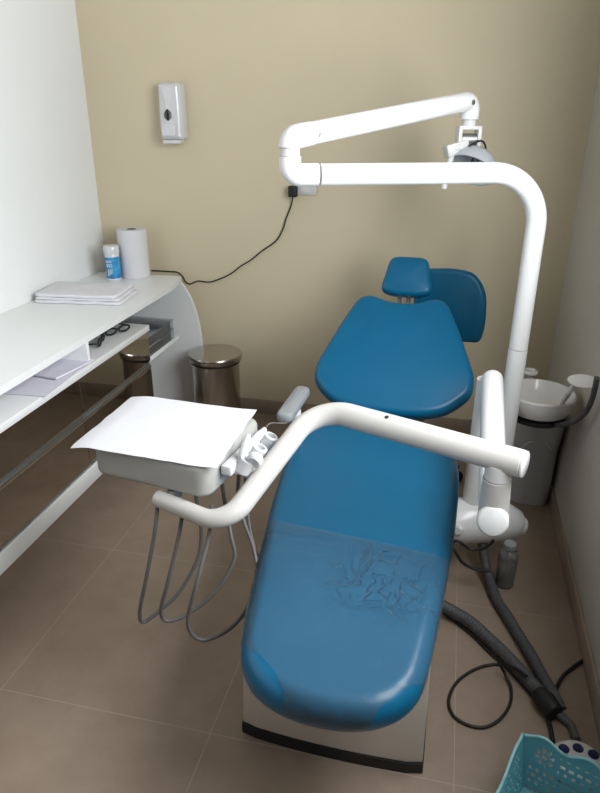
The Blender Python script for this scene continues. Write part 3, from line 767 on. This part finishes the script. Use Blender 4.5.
for i in range(N1):
    for j in (0, N2): bm.faces.new([V[0, i, j], V[0, i+1, j], V[1, i+1, j], V[1, i, j]])
for j in range(N2):
    for i in (0, N1): bm.faces.new([V[0, i, j], V[0, i, j+1], V[1, i, j+1], V[1, i, j]])
tag(obj('tray_paper', bm, M['paper'], smooth=60), 'large white paper sheet draped over the grey instrument tray', 'paper')

# ------------------------------------------------------------------ operator stool behind the chair
so = thing('operator_stool', 'blue dentist stool standing behind the chair with its rounded back pad showing', 'stool', (-.06, 2.62, 0))
sp = (-.03, 2.83)
bm = B(); pc = Vector((.015, 2.80, .79)); pw = .155
pad(bm, [(-pw, .0), (-pw*.97, .09), (-pw*.8, .145), (-.05, .158), (.03, .158), (pw*.62, .138), (pw*.92, .07), (pw, -.02), (pw*.98, -.10), (pw*.88, -.142), (pw*.6, -.148), (0, -.15), (-pw*.6, -.148), (-pw*.9, -.14), (-pw, -.1)],
    planemap(pc+Vector((0, .03, -.01)), (1, -.06, 0), (0, .14, 1)), .05, .02, .006, n=110, nr=6, nc=7)
obj('back_pad', bm, M['blue'], so)
bm = B(); lathe(bm, [(0, .40), (.14, .40), (.15, .41), (.152, .44), (.14, .455), (.06, .46), (0, .46)], 48, Matrix.Translation((-.07, 2.62, 0))); obj('seat', bm, M['blue'], so)
bm = B(); tube(bm, fillet([(-.05, 2.66, .39), (0, 2.87, .39), (.012, 2.865, .72)], .05), .012, 12); obj('back_bar', bm, M['metal'], so)
bm = B(); tube(bm, [(-.07, 2.62, .09), (-.07, 2.62, .398)], .022, 20); obj('gas_column', bm, M['metal'], so)
for k in range(5):
    a = 2*PI*k/5+.3; e0 = Vector((-.07+.20*math.cos(a), 2.62+.20*math.sin(a), .07))
    bm = B(); tube(bm, [(-.07, 2.62, .10), e0], [.02, .012], 12); lg = obj('leg', bm, M['black'], so)
    bm = B(); lathe(bm, [(0, -.012), (.022, -.012), (.0245, -.008), (.0245, .008), (.022, .012), (0, .012)], 20, frame((e0.x, e0.y, .0255), (-math.sin(a), math.cos(a), 0), (0, 0, 1))); obj('caster', bm, M['black'], lg)

# ------------------------------------------------------------------ cuspidor
cu = thing('cuspidor_unit', 'grey cuspidor cabinet with a round white spittoon bowl against the dark side wall', 'dental unit', (.42, 2.62, 0))
def rr(x0, x1, y0, y1, r, z):
    return [Vector(((x0+x1)/2+a, (y0+y1)/2+b, z)) for a, b in rrect(x1-x0, y1-y0, r, 8)]
bm = B()
loft(bm, [rr(.346, .506, 2.545, 2.80, .05, .0), rr(.342, .507, 2.540, 2.80, .055, .03), rr(.336, .508, 2.51, 2.80, .065, .28), rr(.336, .508, 2.47, 2.80, .068, .36), rr(.336, .508, 2.45, 2.80, .07, .435), rr(.345, .50, 2.46, 2.79, .06, .45)])
obj('cabinet', bm, M['cus'], cu)
bm = B(); ring = [Vector((.42+.062*math.cos(a), 2.53-.115*.0-.0, .34+.0)) for a in (0,)]
arc = [PY(a, b, 2.487) for a, b in ((518, 452), (526, 444), (536, 441), (546, 443), (552, 449))]
tube(bm, catmull(arc, 6), .004, 8); obj('front_molding', bm, M['joint'], cu)
bcn = Vector((.368, 2.36, .502))
BM_ = Matrix.Translation(bcn)
bm = B(); lathe(bm, [(.06, -.002), (.10, -.002), (.104, .004), (.104, .016), (.06, .018)], 48, BM_); box(bm, (.32, 2.38, .4515), (.44, 2.50, .498), .01); obj('bowl_support', bm, M['black'], cu)
bm = B(); lathe(bm, [(0, .019), (.085, .019), (.108, .03), (.122, .055), (.128, .085), (.128, .098), (.122, .103), (.117, .098), (.105, .07), (.08, .05), (.03, .042), (0, .041)], 64, BM_); obj('bowl', bm, M['ceramic'], cu)
bm = B(); lathe(bm, [(0, .0425), (.012, .043), (.012, .045), (0, .046)], 20, BM_); obj('drain', bm, M['metal'], cu)
tp = Vector((.337, 2.50, .51))
for x_, y_, h_ in ((.345, 2.53, .15), (.262, 2.47, .135)):
    bm = B()
    if x_ > .3:
        tube(bm, [(x_, y_, .445), (x_, y_, .458+h_)], .013, 14)
        o = [Vector((x_+.0+.022*math.cos(2*PI*k/28), y_+.022*math.sin(2*PI*k/28), .458+h_+.006)) for k in range(26)]
        tube(bm, o, .009, 12)
    else:
        tube(bm, fillet([(.36, y_+.05, .447), (x_, y_+.03, .46), (x_, y_+.03, .62), (x_, y_, .66)], .02), .010, 14, True, .004)
        lathe(bm, [(0, 0), (.014, 0), (.015, .01), (.012, .03), (0, .032)], 18, frame((x_, y_+.03, .64), (0, 0, 1)))
    obj('spout', bm, M['ceramic'], cu)
dk = Vector((.452, 2.10, .752))
bm = B(); lathe(bm, [(0, -.004), (.036, -.003), (.046, .003), (.047, .006), (.041, .004), (0, .001)], 40, frame(dk, (-.05, -.1, 1))); obj('cup_dish', bm, M['ceramic'], cu)
bm = B(); tube(bm, fillet([dk+Vector((-.02, .01, -.004)), dk+Vector((-.03, .03, -.05)), Vector((.435, 2.275, .600))], .03), .0085, 14); obj('dish_stem', bm, M['ceramic'], cu)
bm = B(); tube(bm, catmull([Vector((.42, 2.30, .50)), PY(566, 424, 2.22), PY(577, 420, 2.18), PY(587, 410, 2.12), PY(593, 396, 2.08), PY(597, 378, 2.05)], 8), .009, 12); obj('suction_tube', bm, M['hose'], cu)

# ------------------------------------------------------------------ bottle, hoses and cables on the floor
bb = PZ(504, 584, .001)
t = thing('water_bottle', 'clear plastic water bottle under the white arm joint beside the chair', 'bottle', bb)
bm = B(); lathe(bm, [(0, 0), (.026, 0), (.032, .006), (.032, .03), (.0335, .05), (.0335, .13), (.03, .142), (.018, .152), (.016, .158), (.0145, .152), (.028, .140), (.0315, .128), (.0315, .05), (.030, .03), (.03, .007), (0, .003)], 32, Matrix.Translation(bb)); obj('body', bm, M['bottle'], t)
bm = B(); lathe(bm, [(0, .152), (.0125, .152), (.0125, .1585), (.022, .1585), (.022, .176), (.018, .18), (0, .18)], 28, Matrix.Translation(bb)); obj('cap', bm, M['padgrey'], t)
def floorhose(name, pts, r, label, m, corr=True, cat='hose', group=None):
    bm = B(); p = catmull([PZ(a, b, z) for a, b, z in pts], 8)
    if corr: corr_tube(bm, p, r)
    else: tube(bm, p, r, 12)
    return tag(obj(name, bm, m), label, cat, group)
floorhose('umbilical_hose', [(442, 605, .045), (452, 611, .034), (470, 622, .03), (492, 642, .024), (512, 662, .024), (533, 685, .024), (552, 706, .024)], .021, 'thick grey hose running from under the blue chair across the floor', M['hose'])
floorhose('drain_hose', [(482, 541, .12), (484, 556, .075), (489, 578, .03), (497, 600, .020), (506, 614, .020), (518, 634, .020), (531, 655, .022), (543, 677, .022), (556, 700, .03), (561, 710, .024)], .018, 'thick grey hose running down from beside the bottle to the hose junction', M['hose'])
floorhose('floor_cable', [(441, 611, .02), (450, 617, .008), (473, 635, .007), (490, 652, .007), (508, 668, .007), (528, 690, .007), (541, 705, .007), (549, 722, .007), (553, 742, .007)], .0065, 'black cord lying along the near side of the thick hose', M['cable'], False, 'cable')
floorhose('loop_cable', [(527, 676, .050), (515, 668, .04), (500, 664, .008), (478, 668, .005), (458, 681, .005), (449, 699, .005), (453, 715, .005), (468, 725, .005), (485, 727, .005), (500, 719, .005), (510, 704, .005), (511, 688, .006), (505, 674, .018), (500, 665, .048)], .0045, 'thin black cable curled in a loop on the floor tiles', M['cable'], False, 'cable')
floorhose('wall_cable', [(549, 696, .05), (556, 688, .02), (563, 676, .006), (572, 668, .006), (582, 661, .006), (594, 655, .006)], .0055, 'short black cable running from the hose junction to the side wall', M['cable'], False, 'cable')
bm = B(); j0, j1 = PZ(538, 692, .03), PZ(556, 714, .03); tube(bm, [j0, j0.lerp(j1, .5), j1], [.024, .030, .026], 16, True, .006); tag(obj('tape_wrap', bm, M['black']), 'black tape wrapped around the two hoses where they meet', 'tape')
floorhose('pedal_hose', [(555, 712, .022), (564, 719, .014), (571, 725, .012), (574, 733, .014), (577, 740, .018)], .0105, 'grey hose from the taped junction to the foot pedal', M['hose_thin'], False)
# small black tubes below the casting
for i, (pts, lb_) in enumerate(((((452, 548), (462, 562), (475, 569), (490, 571)), 'lower thin black tube looping under the white casting'), (((455, 541), (470, 549), (484, 548), (494, 540)), 'upper thin black tube looping under the white casting'))):
    bm = B(); tube(bm, catmull([Vector((.06, 2.0, .11-.04*i))]+[PY(a, b, 1.94) for a, b in pts], 6), .0055, 10); tag(obj('air_tube', bm, M['cable']), lb_, 'tube')
# foot pedal
pdc = Vector((.440, 1.285, 0))
t = thing('foot_pedal', 'white round foot pedal with navy buttons behind the turquoise basket', 'foot pedal', pdc)
bm = B(); lathe(bm, [(0, 0), (.066, 0), (.070, .005), (.069, .02), (.058, .032), (0, .038)], 40, Matrix.Translation(pdc)); obj('housing', bm, M['ceramic'], t)
for dx, dy in ((-.036, .022), (0, .032), (.036, .022)):
    bm = B(); c = pdc+Vector((dx, dy, .0335)); lathe(bm, [(0, -.008), (.0135, -.008), (.0135, .004), (.010, .008), (0, .009)], 20, Matrix.Translation(c)); obj('button', bm, M['navy'], t)

# turquoise basket
bk0 = PZ(523, 731, .15); bu = Vector((.93, -.36, 0)).normalized(); bv = Vector((-bu.y, bu.x, 0))*-1     # along the back rim; towards the viewer
BW, BD, BHt = .205, .30, .148
bt = thing('basket', 'turquoise plastic basket with cut-out flower pattern in the near corner of the floor', 'basket', bk0+bu*BW/2+bv*BD/2+Vector((0, 0, -bk0.z)))
def wallpts(s, hgt):  # s 0..1 around the back wall; corner to corner
    fl = .03*(1-hgt/BHt)
    return fl
def bwall(name, p0, u, w, inn, cut):
    """one side: a lattice wall with flower cut-outs, leaning outward"""
    bm = B(); nx, nz = int(w/.0042), 34; V = {}
    def pos(i, k, lay):
        hh = BHt*k/nz; s = (i/nx); lean = .028*(1-hh/BHt)
        x = s*w; x = lean+(w-2*lean)*s
        top = .010*math.sin(s*PI*2*2.0-PI/2) if k == nz else 0
        return p0+u*x+inn*(lean+lay*.0022)+Vector((0, 0, .002+hh+top*(1 if k == nz else 0)))
    def hole(i, k):
        if not cut: return False
        x = (i+.5)/nx*w; h = BHt*(k+.5)/nz
        cx0 = .058; dx, dz = x-cx0, h-.108
        r = math.hypot(dx, dz); a = math.atan2(dz, dx)
        if .012 < r < .024 and math.sin(a*8) > .0: return True
        if r < .006: return True
        if x > .095 or h < .075:
            gx = (x*1/.021) % 1; row = int(h/.019); gz = (h/.019) % 1
            gx = (gx+.5*(row % 2)) % 1
            if .25 < gx < .75 and .32 < gz < .72 and h < BHt-.02 and .012 < x < w-.012: return True
        return False
    def vv(i, k, lay):
        if (i, k, lay) not in V: V[i, k, lay] = bm.verts.new(pos(i, k, lay))
        return V[i, k, lay]
    solid = {(i, k) for i in range(nx) for k in range(nz) if not hole(i, k)}
    for i, k in solid:
        for lay in (0, 1): bm.faces.new([vv(i, k, lay), vv(i+1, k, lay), vv(i+1, k+1, lay), vv(i, k+1, lay)])
        for (di, dk_, e0, e1) in ((-1, 0, (0, 0), (0, 1)), (1, 0, (1, 0), (1, 1)), (0, -1, (0, 0), (1, 0)), (0, 1, (0, 1), (1, 1))):
            if (i+di, k+dk_) not in solid:
                bm.faces.new([vv(i+e0[0], k+e0[1], 0), vv(i+e1[0], k+e1[1], 0), vv(i+e1[0], k+e1[1], 1), vv(i+e0[0], k+e0[1], 1)])
    wl = obj('side_panel', bm, M['turq'], bt)
    bm = B(); tube(bm, [pos(i, nz, .5)+Vector((0, 0, .001)) for i in range(0, nx+1)], .0035, 8); obj('rim', bm, M['turq_rim'], wl)
g0 = Vector((bk0.x, bk0.y, 0))
bwall('back', g0, bu, BW, bv, True)
bwall('left', g0, bv, BD, bu, True)
bwall('right', g0+bu*BW, bv, BD, -bu, False)
bwall('front', g0+bv*BD, bu, BW, -bv, False)
bm = B(); q = [g0+bu*.028+bv*.028, g0+bu*(BW-.028)+bv*.028, g0+bu*(BW-.028)+bv*(BD-.028), g0+bu*.028+bv*(BD-.028)]
prism(bm, [(p.x, p.y) for p in q], planemap((0, 0, .0008), (1, 0, 0), (0, 1, 0)), .003); obj('bottom', bm, M['turq'], bt)

# ------------------------------------------------------------------ light
sky = bpy.data.worlds.new('sky'); sc.world = sky; sky.use_nodes = True
bg = sky.node_tree.nodes['Background']; bg.inputs[0].default_value = (.85, .93, 1, 1); bg.inputs[1].default_value = 1.0
def area(name, loc, rot, sx_, sy_, e, col):
    l = bpy.data.lights.new(name, 'AREA'); l.shape = 'RECTANGLE'; l.size = sx_; l.size_y = sy_; l.energy = e; l.color = col
    o = bpy.data.objects.new(name, l); C.objects.link(o); o.location = loc; o.rotation_euler = rot; return o
area('window_daylight', (XR+.06, WM, (WZ0+WZ1)/2), (0, R(90), 0), WZ1-WZ0, WY1-WY0, 68, (.93, .97, 1))
sc.view_settings.view_transform = 'Standard'; sc.view_settings.look = 'None'
sc.view_settings.exposure = 0; sc.view_settings.gamma = 1; sc.view_settings.use_curve_mapping = False
